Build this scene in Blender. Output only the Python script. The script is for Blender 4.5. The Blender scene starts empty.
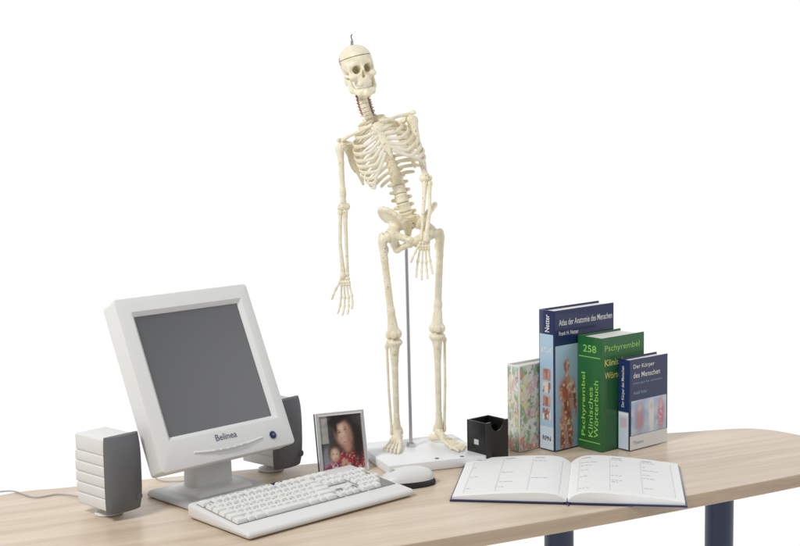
import bpy, bmesh, math, random
import numpy as np
from mathutils import Vector, Matrix
random.seed(7); rng = np.random.default_rng(7)
R = math.radians
scene = bpy.context.scene
COL = scene.collection

# ------------------------------------------------------------------ camera
FPX = 1325.0; PITCH = math.atan(153/FPX); CH = 0.642; ROLL = -R(1.0)
CAM = Vector((0, 0, CH))
Fw = Vector((0, math.cos(PITCH), -math.sin(PITCH)))
U0 = Vector((0, math.sin(PITCH), math.cos(PITCH))); X0 = Vector((1, 0, 0))
Xc = X0*math.cos(ROLL) + U0*math.sin(ROLL)
Uc = -X0*math.sin(ROLL) + U0*math.cos(ROLL)
cd = bpy.data.cameras.new('camera'); cam = bpy.data.objects.new('camera', cd); COL.objects.link(cam)
Mc = Matrix((Xc, Uc, -Fw)).transposed().to_4x4(); Mc.translation = CAM
cam.matrix_world = Mc
cd.sensor_width = 36; cd.lens = FPX*36/800; cd.clip_end = 100
scene.camera = cam
def ray(px, py): return Fw + Xc*((px-400)/FPX) - Uc*((py-273)/FPX)
def ground(px, py, z=0.0):
    d = ray(px, py); return CAM + d*((z-CH)/d.z)
def at_depth(px, py, Y):
    d = ray(px, py); return CAM + d*(Y/d.y)
def proj(P):
    q = P-CAM; zc = q.dot(Fw); return (400+FPX*q.dot(Xc)/zc, 273-FPX*q.dot(Uc)/zc)

# ------------------------------------------------------------------ materials
def mat(name, col, rough=0.5, spec=0.5, metal=0.0, coat=0.0, var=0.0, vscale=20, bump=0.0, bscale=200, sss=0):
    m = bpy.data.materials.new(name); m.use_nodes = True
    nt = m.node_tree; b = nt.nodes['Principled BSDF']
    b.inputs['Base Color'].default_value = (*col, 1); b.inputs['Roughness'].default_value = rough
    b.inputs['Metallic'].default_value = metal; b.inputs['Specular IOR Level'].default_value = spec
    b.inputs['Coat Weight'].default_value = coat
    tc = nt.nodes.new('ShaderNodeTexCoord')
    if var:
        n = nt.nodes.new('ShaderNodeTexNoise'); n.inputs['Scale'].default_value = vscale; n.inputs['Detail'].default_value = 5
        nt.links.new(tc.outputs['Object'], n.inputs['Vector'])
        mx = nt.nodes.new('ShaderNodeMix'); mx.data_type = 'RGBA'
        mx.inputs['A'].default_value = (*[c*(1-var) for c in col], 1); mx.inputs['B'].default_value = (*[min(1, c*(1+var)) for c in col], 1)
        nt.links.new(n.outputs['Fac'], mx.inputs['Factor']); nt.links.new(mx.outputs['Result'], b.inputs['Base Color'])
    if bump:
        n2 = nt.nodes.new('ShaderNodeTexNoise'); n2.inputs['Scale'].default_value = bscale
        nt.links.new(tc.outputs['Object'], n2.inputs['Vector'])
        bp = nt.nodes.new('ShaderNodeBump'); bp.inputs['Strength'].default_value = bump; bp.inputs['Distance'].default_value = .001
        nt.links.new(n2.outputs['Fac'], bp.inputs['Height']); nt.links.new(bp.outputs['Normal'], b.inputs['Normal'])
    return m
def attr_mat(name, rough=.35, coat=.3):
    m = bpy.data.materials.new(name); m.use_nodes = True; nt = m.node_tree; b = nt.nodes['Principled BSDF']
    a = nt.nodes.new('ShaderNodeAttribute'); a.attribute_name = 'Col'
    nt.links.new(a.outputs['Color'], b.inputs['Base Color']); b.inputs['Roughness'].default_value = rough
    b.inputs['Coat Weight'].default_value = coat
    return m
def wood_mat(name, A, B, ang, rough=.32):
    m = bpy.data.materials.new(name); m.use_nodes = True; nt = m.node_tree; b = nt.nodes['Principled BSDF']
    tc = nt.nodes.new('ShaderNodeTexCoord'); rot = nt.nodes.new('ShaderNodeMapping'); rot.inputs['Rotation'].default_value = (0, 0, -ang)
    mp = nt.nodes.new('ShaderNodeMapping'); mp.inputs['Scale'].default_value = (1.6, 34, 34)
    n = nt.nodes.new('ShaderNodeTexNoise'); n.inputs['Scale'].default_value = 1; n.inputs['Detail'].default_value = 7; n.inputs['Roughness'].default_value = .62; n.inputs['Distortion'].default_value = .4
    mp2 = nt.nodes.new('ShaderNodeMapping'); mp2.inputs['Scale'].default_value = (14, 420, 420)
    n2 = nt.nodes.new('ShaderNodeTexNoise'); n2.inputs['Scale'].default_value = 1; n2.inputs['Detail'].default_value = 3
    L = nt.links.new
    L(tc.outputs['Object'], rot.inputs['Vector']); L(rot.outputs['Vector'], mp.inputs['Vector']); L(rot.outputs['Vector'], mp2.inputs['Vector'])
    L(mp.outputs['Vector'], n.inputs['Vector']); L(mp2.outputs['Vector'], n2.inputs['Vector'])
    cr = nt.nodes.new('ShaderNodeValToRGB'); cr.color_ramp.elements[0].position = .32; cr.color_ramp.elements[1].position = .66
    cr.color_ramp.elements[0].color = (*A, 1); cr.color_ramp.elements[1].color = (*B, 1)
    ma = nt.nodes.new('ShaderNodeMath'); ma.operation = 'MULTIPLY_ADD'; ma.inputs[1].default_value = .35; 
    sb = nt.nodes.new('ShaderNodeMath'); sb.operation = 'SUBTRACT'; sb.inputs[1].default_value = .175
    L(n2.outputs['Fac'], ma.inputs[0]); L(n.outputs['Fac'], sb.inputs[0]); L(sb.outputs[0], ma.inputs[2])
    L(ma.outputs[0], cr.inputs['Fac']); L(cr.outputs['Color'], b.inputs['Base Color'])
    b.inputs['Roughness'].default_value = rough
    return m
def bone_mat(name, col, specks=0.0, seam=False):
    m = bpy.data.materials.new(name); m.use_nodes = True; nt = m.node_tree; b = nt.nodes['Principled BSDF']; L = nt.links.new
    tc = nt.nodes.new('ShaderNodeTexCoord')
    n = nt.nodes.new('ShaderNodeTexNoise'); n.inputs['Scale'].default_value = 60; n.inputs['Detail'].default_value = 7; n.inputs['Roughness'].default_value = .6
    L(tc.outputs['Object'], n.inputs['Vector'])
    cr = nt.nodes.new('ShaderNodeValToRGB'); cr.color_ramp.elements[0].position = .30; cr.color_ramp.elements[1].position = .62
    cr.color_ramp.elements[0].color = (col[0]*.87, col[1]*.83, col[2]*.72, 1); cr.color_ramp.elements[1].color = (*col, 1)
    L(n.outputs['Fac'], cr.inputs['Fac']); out = cr.outputs['Color']
    if specks:
        for k, c in enumerate([(.36, .08, .06), (.10, .11, .22)]):
            mp = nt.nodes.new('ShaderNodeMapping'); mp.inputs['Location'].default_value = (k*7.3, k*2.1, 0)
            L(tc.outputs['Object'], mp.inputs['Vector'])
            q = nt.nodes.new('ShaderNodeTexNoise'); q.inputs['Scale'].default_value = 280; q.inputs['Detail'].default_value = 1
            L(mp.outputs['Vector'], q.inputs['Vector'])
            g = nt.nodes.new('ShaderNodeMapRange'); g.inputs['From Min'].default_value = specks; g.inputs['From Max'].default_value = specks+.03; g.inputs['To Max'].default_value = .7
            L(q.outputs['Fac'], g.inputs['Value'])
            mx = nt.nodes.new('ShaderNodeMix'); mx.data_type = 'RGBA'; mx.inputs['B'].default_value = (*c, 1)
            L(g.outputs['Result'], mx.inputs['Factor']); L(out, mx.inputs['A']); out = mx.outputs['Result']
    if seam:
        sx = nt.nodes.new('ShaderNodeSeparateXYZ'); L(tc.outputs['Object'], sx.inputs[0])
        a = nt.nodes.new('ShaderNodeMath'); a.operation = 'MULTIPLY_ADD'; a.inputs[1].default_value = .12; L(sx.outputs['Y'], a.inputs[0]); L(sx.outputs['Z'], a.inputs[2])
        s = nt.nodes.new('ShaderNodeMath'); s.operation = 'SUBTRACT'; s.inputs[1].default_value = .0725; L(a.outputs[0], s.inputs[0])
        ab = nt.nodes.new('ShaderNodeMath'); ab.operation = 'ABSOLUTE'; L(s.outputs[0], ab.inputs[0])
        lt = nt.nodes.new('ShaderNodeMath'); lt.operation = 'LESS_THAN'; lt.inputs[1].default_value = .0007; L(ab.outputs[0], lt.inputs[0])
        mx = nt.nodes.new('ShaderNodeMix'); mx.data_type = 'RGBA'; mx.inputs['B'].default_value = (.10, .075, .05, 1)
        L(lt.outputs[0], mx.inputs['Factor']); L(out, mx.inputs['A']); out = mx.outputs['Result']
    L(out, b.inputs['Base Color']); b.inputs['Roughness'].default_value = .42
    bp = nt.nodes.new('ShaderNodeBump'); bp.inputs['Strength'].default_value = .35; bp.inputs['Distance'].default_value = .002
    L(n.outputs['Fac'], bp.inputs['Height']); L(bp.outputs['Normal'], b.inputs['Normal'])
    return m

BEIGE = mat('computer_plastic', (.75, .75, .74), .42, bump=.12, bscale=1500)
BEIGE2 = mat('key_plastic', (.78, .78, .76), .5)
KSHADE = mat('key_gap_shade', (.24, .24, .23), .6)  # dark colour stands in for the shade in the key gaps
GREYP = mat('grey_plastic', (.52, .53, .54), .45)
DGREY = mat('speaker_cloth', (.14, .145, .155), .7, bump=.5, bscale=1400)
BLACK = mat('black_plastic', (.008, .008, .009), .28)
BLACKM = mat('black_matte', (.012, .012, .014), .55)
SCREEN = mat('screen_glass', (.042, .045, .052), .40, 1.0)
NAVY = mat('navy_print', (.008, .018, .09), .3, coat=.3)
NAVYLEG = mat('navy_lacquer', (.012, .022, .06), .35)
GREEN = mat('green_cloth', (.015, .125, .03), .4, coat=.2, var=.1)
GREENT = mat('green_title', (.30, .62, .12), .4)
WHITE = mat('white_print', (.82, .82, .80), .45)
YEL = mat('yellow_print', (.75, .68, .2), .4)
PAPER = mat('paper', (.80, .79, .75), .7, var=.03)
PAGE = mat('page', (.88, .88, .87), .65)
INK = mat('grey_ink', (.13, .14, .22), .7)
INKM = mat('faint_ink', (.50, .52, .57), .7)
INKL = mat('light_ink', (.64, .66, .72), .7)
KINK = mat('key_ink', (.08, .08, .1), .6)
LBLUE = mat('light_blue_print', (.30, .45, .62), .35, coat=.3)
MELA = mat('white_melamine', (.83, .84, .85), .35)
CHROME = mat('brushed_steel', (.66, .66, .68), .25, metal=1.0)
SILVER = mat('silver_frame', (.84, .84, .85), .16, metal=.75)
BONE = bone_mat('bone', (.88, .82, .66))
BONEM = bone_mat('bone_painted', (.87, .81, .64), specks=.695)
BONESK = bone_mat('bone_skull', (.88, .82, .66), seam=True)
CART = mat('cartilage', (.82, .77, .64), .4)
DISC = mat('disc_rubber', (.52, .42, .31), .5)
TOOTH = mat('tooth', (.80, .76, .64), .3)
ART = mat('artery_red', (.36, .06, .05), .4)
VEIN = mat('nerve_blue', (.13, .13, .24), .4)
PIC = attr_mat('printed_picture')
TAN = R(25)
WOOD = wood_mat('beech_laminate', (.55, .43, .31), (.72, .60, .47), TAN)
WOODE = wood_mat('edge_band', (.42, .31, .21), (.54, .42, .29), TAN, .4)

# ------------------------------------------------------------------ geometry helpers: geo = (verts, faces)
def merge(*gs):
    V = []; F = []
    for v, f in gs:
        o = len(V); V += [tuple(p) for p in v]; F += [tuple(i+o for i in q) for q in f]
    return V, F
def tf(M, g): return [tuple(M @ Vector(p)) for p in g[0]], g[1]
def rbox(x0, x1, y0, y1, z0, z1, r=0, seg=3, top=None):
    bm = bmesh.new(); bmesh.ops.create_cube(bm, size=1)
    for v in bm.verts:
        tx = ty = 0
        if top and v.co.z > 0: tx, ty = top
        sx = 1 if v.co.x > 0 else 0; sy = 1 if v.co.y > 0 else 0
        v.co = Vector(((x1-tx if sx else x0+tx), (y1-ty if sy else y0+ty), z1 if v.co.z > 0 else z0))
    if r: bmesh.ops.bevel(bm, geom=list(bm.edges), offset=r, segments=seg, affect='EDGES', profile=.5)
    bm.verts.index_update()
    g = [tuple(v.co) for v in bm.verts], [tuple(v.index for v in f.verts) for f in bm.faces]
    bm.free(); return g
def lathe(prof, n=32, c=(0, 0, 0)):   # prof (r,z)
    V = []; F = []
    for r, z in prof:
        for k in range(n):
            a = 2*math.pi*k/n; V.append((c[0]+r*math.cos(a), c[1]+r*math.sin(a), c[2]+z))
    for i in range(len(prof)-1):
        for k in range(n): F.append((i*n+k, i*n+(k+1) % n, (i+1)*n+(k+1) % n, (i+1)*n+k))
    F.append(tuple(range(n))[::-1]); F.append(tuple((len(prof)-1)*n+k for k in range(n)))
    return V, F
def catmull(P, n=8, closed=False):
    P = [Vector(p) for p in P]; out = []; m = len(P)
    rngi = range(m) if closed else range(m-1)
    for i in rngi:
        g = lambda j: P[j % m] if closed else P[max(0, min(m-1, j))]
        a, b, c, d = g(i-1), g(i), g(i+1), g(i+2)
        for k in range(n):
            t = k/n
            out.append(.5*((2*b)+(c-a)*t+(2*a-5*b+4*c-d)*t*t+(-a+3*b-3*c+d)*t**3))
    if not closed: out.append(P[-1])
    return out
def sweep(P, ru, rv=None, up=(0, 0, 1), n=10):
    P = [Vector(p) for p in P]; m = len(P); up = Vector(up)
    if rv is None: rv = ru
    f = lambda r, i: r[i] if isinstance(r, (list, tuple)) else r
    V = []; F = []
    for i, p in enumerate(P):
        t = (P[min(m-1, i+1)]-P[max(0, i-1)]).normalized()
        b = (up-t*up.dot(t)).normalized(); s = t.cross(b)
        for k in range(n):
            a = 2*math.pi*k/n; V.append(tuple(p+s*(math.cos(a)*f(ru, i))+b*(math.sin(a)*f(rv, i))))
    for i in range(m-1):
        for k in range(n): F.append((i*n+k, i*n+(k+1) % n, (i+1)*n+(k+1) % n, (i+1)*n+k))
    F.append(tuple(range(n))[::-1]); F.append(tuple((m-1)*n+k for k in range(n)))
    return V, F
def prism(outline, z0, z1):
    n = len(outline); V = [(x, y, z0) for x, y in outline]+[(x, y, z1) for x, y in outline]
    F = [tuple(range(n))[::-1], tuple(range(n, 2*n))]
    F += [(i, (i+1) % n, n+(i+1) % n, n+i) for i in range(n)]
    return V, F
def mesh_from(name, g, m, angle=35):
    me = bpy.data.meshes.new(name); me.from_pydata(g[0], [], g[1]); me.materials.append(m)
    for p in me.polygons: p.use_smooth = True
    me.set_sharp_from_angle(angle=R(angle)); me.update()
    return me
def obj(name, g, m, parent=None, world=True, angle=35):
    me = g if isinstance(g, bpy.types.Mesh) else mesh_from(name, g, m, angle)
    o = bpy.data.objects.new(name, me); COL.objects.link(o)
    if parent:
        o.parent = parent
        if world and parent.parent is None: o.matrix_parent_inverse = parent.matrix_basis.inverted()
    return o
def lobj(name, g, m, parent, angle=35): return obj(name, g, m, parent, False, angle)
def tag(o, label, cat, group=None):
    o['label'] = label; o['category'] = cat
    if group: o['group'] = group
    return o
def thing(name, label, cat, loc=(0, 0, 0), rz=0, group=None):
    o = bpy.data.objects.new(name, None); COL.objects.link(o); o.empty_display_size = .02
    o.location = loc; o.rotation_euler = (0, 0, rz); return tag(o, label, cat, group)
def struct(name, g, m):
    o = obj(name, g, m); o['kind'] = 'structure'; return o
def text_geo(body, w=None, h=None, bold=0.0):
    cu = bpy.data.curves.new('t', 'FONT'); cu.body = body; cu.size = 1; cu.resolution_u = 3; cu.offset = bold
    ob = bpy.data.objects.new('t', cu); COL.objects.link(ob)
    dg = bpy.context.evaluated_depsgraph_get(); dg.update()
    me = bpy.data.meshes.new_from_object(ob.evaluated_get(dg))
    V = [v.co.copy() for v in me.vertices]; F = [tuple(p.vertices) for p in me.polygons]
    bpy.data.objects.remove(ob); bpy.data.curves.remove(cu); bpy.data.meshes.remove(me)
    xs = [v.x for v in V]; ys = [v.y for v in V]; x0, x1, y0, y1 = min(xs), max(xs), min(ys), max(ys)
    sx = (w/(x1-x0)) if w else None; sy = (h/(y1-y0)) if h else None
    if sx is None: sx = sy
    if sy is None: sy = sx
    return [((v.x-x0)*sx, (v.y-y0)*sy, 0) for v in V], F
def on_front(x, y, z, rot=0):   # text plane -> local x-z plane facing -y
    return Matrix.Translation((x, y, z)) @ Matrix.Rotation(R(90), 4, 'X') @ Matrix.Rotation(R(rot), 4, 'Z')
def on_left(x, y, z, rot=0):    # plane facing -x ; text x runs towards -y
    return Matrix.Translation((x, y, z)) @ Matrix.Rotation(R(-90), 4, 'Z') @ Matrix.Rotation(R(90), 4, 'X') @ Matrix.Rotation(R(rot), 4, 'Z')
def picture(name, w, h, nx, ny, fn, M, parent, world=False, m=None):
    u, v = np.meshgrid(np.linspace(0, 1, nx), np.linspace(0, 1, ny), indexing='ij')
    col = fn(u, v)
    V = [tuple(M @ Vector((a*w, b*h, 0))) for a, b in zip(u.ravel(), v.ravel())]
    F = [(i*ny+j, (i+1)*ny+j, (i+1)*ny+j+1, i*ny+j+1) for i in range(nx-1) for j in range(ny-1)]
    me = mesh_from(name, (V, F), m or PIC)
    at = me.color_attributes.new('Col', 'FLOAT_COLOR', 'POINT')
    c4 = np.ones((nx*ny, 4), dtype=np.float32); c4[:, :3] = np.clip(col.reshape(-1, 3), 0, 1); at.data.foreach_set('color', c4.ravel())
    return obj(name, me, None, parent, world)

# ------------------------------------------------------------------ implicit surfaces for bones
class Sdf:
    def __init__(s, q=1.0): s.p = []; s.q = q
    def cap(s, a, b, ra, rb=None, k=2.0, op=1):
        s.p.append(('c', np.array(a, float), np.array(b, float), ra*s.q, (ra if rb is None else rb)*s.q, k, op)); return s
    def ell(s, c, r, M=None, k=2.0, op=1):
        r = (r, r, r) if isinstance(r, (int, float)) else r
        s.p.append(('e', np.array(c, float), np.array(r, float)*s.q, M, None, k, op)); return s
    def mesh(s, h=1.2):
        lo = np.full(3, 1e9); hi = -lo
        for q in s.p:
            if q[6] < 0: continue
            if q[0] == 'c':
                r = max(q[3], q[4]); a = np.minimum(q[1], q[2])-r; b = np.maximum(q[1], q[2])+r
            else:
                r = q[2].max() if q[3] is not None else q[2]; a = q[1]-r; b = q[1]+r
            lo = np.minimum(lo, a); hi = np.maximum(hi, b)
        lo -= 3*h; hi += 3*h
        ax = [np.arange(lo[i], hi[i], h) for i in range(3)]
        G = np.stack(np.meshgrid(*ax, indexing='ij'), -1)
        acc = None
        for q in s.p:
            if q[0] == 'c':
                a, b = q[1], q[2]; ab = b-a; L = ab@ab+1e-9
                t = np.clip(((G-a)@ab)/L, 0, 1)
                d = np.linalg.norm(G-a-t[..., None]*ab, axis=-1)-(q[3]+(q[4]-q[3])*t)
            else:
                P = G-q[1]
                if q[3] is not None: P = P@q[3]
                k0 = np.linalg.norm(P/q[2], axis=-1); k1 = np.linalg.norm(P/(q[2]**2), axis=-1)+1e-9
                d = k0*(k0-1)/k1
            k = q[5]
            if acc is None: acc = d
            elif q[6] > 0:
                hh = np.clip(.5+.5*(d-acc)/k, 0, 1); acc = d*(1-hh)+acc*hh-k*hh*(1-hh)
            else:
                d = -d; hh = np.clip(.5-.5*(d-acc)/k, 0, 1)
                acc = d*(1-hh)+acc*hh+k*hh*(1-hh)
        return surfnet(acc, lo, h)
def surfnet(V, lo, h):
    n = np.array(V.shape); c = n-1
    cnt = np.zeros(c); P = np.zeros((*c, 3))
    for ax in range(3):
        o = [i for i in range(3) if i != ax]
        for da in (0, 1):
            for db in (0, 1):
                off = [0, 0, 0]; off[o[0]] = da; off[o[1]] = db
                sl = tuple(slice(off[i], off[i]+c[i]) for i in range(3)); va = V[sl]
                off2 = list(off); off2[ax] = 1
                vb = V[tuple(slice(off2[i], off2[i]+c[i]) for i in range(3))]
                cr = (va < 0) != (vb < 0); t = np.where(cr, va/np.where(cr, va-vb, 1), 0)
                cnt += cr
                P[..., ax] += t
                for j in o: P[..., j] += cr*off[j]
    mk = cnt > 0; idx = np.full(tuple(c), -1); idx[mk] = np.arange(mk.sum())
    verts = (P[mk]/cnt[mk][:, None]+np.argwhere(mk))*h+lo
    Q = []
    for ax, u, v in ((0, 1, 2), (1, 2, 0), (2, 0, 1)):
        sa = [slice(1, n[i]-1) for i in range(3)]; sb = list(sa)
        sa[ax] = slice(0, n[ax]-1); sb[ax] = slice(1, n[ax])
        va = V[tuple(sa)] < 0; vb = V[tuple(sb)] < 0
        E = np.argwhere(va != vb)
        if len(E) == 0: continue
        flip = ~va[tuple(E.T)]
        base = E.copy(); base[:, u] += 1; base[:, v] += 1
        def cell(du, dv):
            q = base.copy(); q[:, u] += du; q[:, v] += dv; return idx[tuple(q.T)]
        q = np.stack([cell(-1, -1), cell(0, -1), cell(0, 0), cell(-1, 0)], 1)
        q[flip] = q[flip][:, ::-1]; Q.append(q)
    Q = np.concatenate(Q)
    return (verts*.001).tolist(), Q.tolist()

# ------------------------------------------------------------------ setting
def backdrop():
    prof = [(-1.2, -.72), (1, -.72), (3.2, -.72)]
    for k in range(1, 13):
        a = R(90*k/12); prof.append((3.2+1.3*math.sin(a), -.72+1.3*(1-math.cos(a))))
    prof.append((4.5, 4.5))
    V = []; F = []
    for y, z in prof: V += [(-7, y, z), (7, y, z)]
    for i in range(len(prof)-1): F.append((2*i, 2*i+1, 2*i+3, 2*i+2))
    m = bpy.data.materials.new('glowing_white_sweep'); m.use_nodes = True; nt = m.node_tree
    nt.nodes.clear(); e = nt.nodes.new('ShaderNodeEmission'); e.inputs['Strength'].default_value = 1.03  # sweep glows by itself, in place of lamps lighting it white
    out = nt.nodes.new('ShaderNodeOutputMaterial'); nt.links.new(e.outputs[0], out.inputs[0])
    struct('studio_backdrop', (V, F), m)
backdrop()

# ------------------------------------------------------------------ table
edge_px = [(0, 495), (70, 487), (200, 474), (340, 461), (500, 446), (600, 437.5), (685, 432)]
pts = [ground(*p) for p in edge_px]
pts += [Vector(q) for q in ((.715, 2.667, 0), (.795, 2.605, 0), (.835, 2.515, 0), (.825, 2.425, 0), (.77, 2.352, 0), (.67, 2.290, 0), (.52, 2.210, 0), (.35, 2.122, 0), (.17, 2.034, 0), (-.02, 1.944, 0), (-.22, 1.858, 0), (-.5, 1.765, 0), (-.8, 1.72, 0), (-1.0, 1.76, 0), (-1.08, 1.89, 0), (-.95, 2.08, 0))]
outl = [(p.x, p.y) for p in catmull(pts, 10, True)]
area_ = sum(outl[i][0]*outl[(i+1) % len(outl)][1]-outl[(i+1) % len(outl)][0]*outl[i][1] for i in range(len(outl)))
if area_ < 0: outl = outl[::-1]
legR = at_depth(719, 535, 2.47); legL = at_depth(559, 541, 2.36)
table = thing('desk', 'oval pale beech desk with dark blue round legs', 'desk', (0, 2.2, -.72))
def inset(o, d):
    n = len(o); r = []
    for i in range(n):
        a = Vector(o[i-1]); b = Vector(o[(i+1) % n]); t = (b-a).normalized(); r.append((o[i][0]-t.y*d, o[i][1]+t.x*d))
    return r
tp = obj('tabletop', prism(inset(outl, .001), -.0225, 0), WOOD, table)
n_ = len(outl); oi = inset(outl, .0012); eb_V = []; eb_F = []
rings = [(oi, -.0002), (outl, -.0014), (outl, -.0226), (oi, -.0238)]
for o_, z in rings: eb_V += [(x, y, z) for x, y in o_]
for i in range(3):
    for k in range(n_): eb_F.append((i*n_+k, (i+1)*n_+k, (i+1)*n_+(k+1) % n_, i*n_+(k+1) % n_))
obj('edge_band', (eb_V, eb_F), WOODE, table)
for x, y in ((legR.x, legR.y), (legL.x, legL.y), (-.75, 1.98), (-.25, 2.2)):
    obj('leg', lathe([(.027, -.70), (.027, -.03), (.045, -.029), (.045, -.023)], 40, (x, y, 0)), NAVYLEG, table)
    obj('foot_pad', lathe([(.032, -.72), (.032, -.705), (.027, -.7)], 32, (x, y, 0)), BLACKM, table)

# ------------------------------------------------------------------ monitor (fit of its front rectangle)
TL, TR, BR, BL = (119, 303), (240, 281), (300, 442), (159, 473)
MZ = .078
def mon_axes(p):
    a, b = p[3], p[4]
    xd = Vector((math.cos(a), math.sin(a), 0)); nf = Vector((math.sin(a), -math.cos(a), 0))
    up = nf*(-math.sin(b))+Vector((0, 0, math.cos(b))); return xd, up
def mon_res(p):
    xd, up = mon_axes(p); o = Vector(p[:3]); W, H = p[5], p[6]
    r = []
    for c, t in ((o, BL), (o+xd*W, BR), (o+xd*W+up*H, TR), (o+up*H, TL)):
        q = proj(c); r += [q[0]-t[0], q[1]-t[1]]
    r += [(p[2]-MZ)/.002, (p[4]-R(17))/R(4), (W/H-1.02)/.08]
    return np.array(r)
g0 = ground(159, 473, MZ)
p = np.array([g0.x, g0.y, MZ, R(45), R(17), .28, .28])
lam = 1.0
for it in range(80):
    r0 = mon_res(p); J = np.zeros((len(r0), 7))
    for i in range(7):
        q = p.copy(); q[i] += 1e-5; J[:, i] = (mon_res(q)-r0)/1e-5
    A = J.T@J; st = np.linalg.solve(A+lam*np.diag(np.diag(A)), -J.T@r0)
    if (mon_res(p+st)**2).sum() < (r0**2).sum(): p = p+st; lam *= .5
    else: lam *= 3
W, H = float(p[5]), float(p[6]); xd, up = mon_axes(p); bk = -(xd.cross(up))
MM = Matrix((xd, bk, up)).transposed().to_4x4(); MM.translation = Vector(p[:3])
MA = float(p[3])
bc = MM @ Vector((W*.5, .080, 0))
bpos = Vector((bc.x, bc.y, 0))
mon = thing('monitor', 'beige flat computer monitor with dark screen on a low grey base', 'monitor', bpos, MA)
g = rbox(0, W, .0095, .044, 0, H, .006, 4)
obj('housing', tf(MM, g), BEIGE, mon)
obj('rear_cover', tf(MM, rbox(W*.14, W*.86, .042, .080, H*.12, H*.86, .014, 4, top=(.02, 0))), BEIGE, mon)
def frame_geo(ox0, ox1, oz0, oz1, ix0, ix1, iz0, iz1, yb, yf, yi):
    def rr(x0, x1, z0, z1, r, y, s=6):
        o = []
        for cx, cz, a0 in ((x1-r, z1-r, 0), (x0+r, z1-r, 90), (x0+r, z0+r, 180), (x1-r, z0+r, 270)):
            for k in range(s+1):
                a = R(a0+90*k/s); o.append((cx+r*math.cos(a), y, cz+r*math.sin(a)))
        return o
    L = [rr(ox0, ox1, oz0, oz1, .0060, yb), rr(ox0, ox1, oz0, oz1, .0060, yf+.002), rr(ox0+.0006, ox1-.0006, oz0+.0006, oz1-.0006, .0056, yf+.0006), rr(ox0+.002, ox1-.002, oz0+.002, oz1-.002, .005, yf),
         rr(ix0-.007, ix1+.007, iz0-.007, iz1+.007, .003, yf), rr(ix0-.0062, ix1+.0062, iz0-.0062, iz1+.0062, .0025, yf+.0008), rr(ix0, ix1, iz0, iz1, .0012, yi), rr(ix0, ix1, iz0, iz1, .0012, yi+.003)]
    n = len(L[0]); V = sum(L, []); F = []
    for i in range(len(L)-1):
        for k in range(n): F.append((i*n+k, i*n+(k+1) % n, (i+1)*n+(k+1) % n, (i+1)*n+k))
    return V, F
sx0, sx1, sz0, sz1 = .12*W, .905*W, .185*H, .895*H
bz = obj('bezel', tf(MM, frame_geo(-.001, W+.001, -.001, H+.001, sx0, sx1, sz0, sz1, .0125, 0, .007)), BEIGE, mon, angle=25)
obj('screen', tf(MM, rbox(sx0-.003, sx1+.003, .0085, .0093, sz0-.003, sz1+.003)), SCREEN, mon)
lipP = [(W*(.24+.52*t), .0008-.0030*math.sin(math.pi*t), H*(.070-.020*math.sin(math.pi*t))) for t in np.linspace(0, 1, 21)]
obj('chin_lip', tf(MM, sweep(lipP, .0030, .0022, n=12)), BEIGE, mon)
for t in (.30, .40, .5, .60, .70):
    x = W*(.24+.52*t)
    y = .0008-.0030*math.sin(math.pi*t)-.0024; z = H*(.070-.020*math.sin(math.pi*t))
    obj('button', tf(MM, rbox(x-.0045, x+.0045, y-.0012, y+.001, z-.0012, z+.0012, .0005, 2)), GREYP, mon)
g = lathe([(.0068, 0), (.0068, .0016), (.0055, .0025)], 24)
obj('power_button', tf(MM @ Matrix.Translation((W*.845, -.0002, H*.070)) @ Matrix.Rotation(R(90), 4, 'X'), g), NAVY, mon)
obj('button_ring', tf(MM @ Matrix.Translation((W*.845, -.0001, H*.070)) @ Matrix.Rotation(R(90), 4, 'X'), lathe([(.0085, 0), (.0085, .0006), (.0079, .0009)], 24)), GREYP, mon)
obj('brand_lettering', tf(MM @ on_front(W*.42, -.0006, H*.105), text_geo('Belinea', W*.160, bold=.006)), INK, mon)
Mb = Matrix.Translation(bpos) @ Matrix.Rotation(MA, 4, 'Z')
obj('neck', tf(Mb, rbox(-.042, .042, -.020, .018, .008, .135, .008, 3, top=(.004, 0))), BEIGE, mon)
obj('base', tf(Mb, rbox(-.088, .088, -.080, .065, .001, .013, .006, 3, top=(.004, .004))), GREYP, mon)
obj('base_trim', tf(Mb, rbox(-.062, .062, -.055, .04, .011, .021, .005, 3, top=(.008, .008))), BEIGE, mon)

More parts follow.
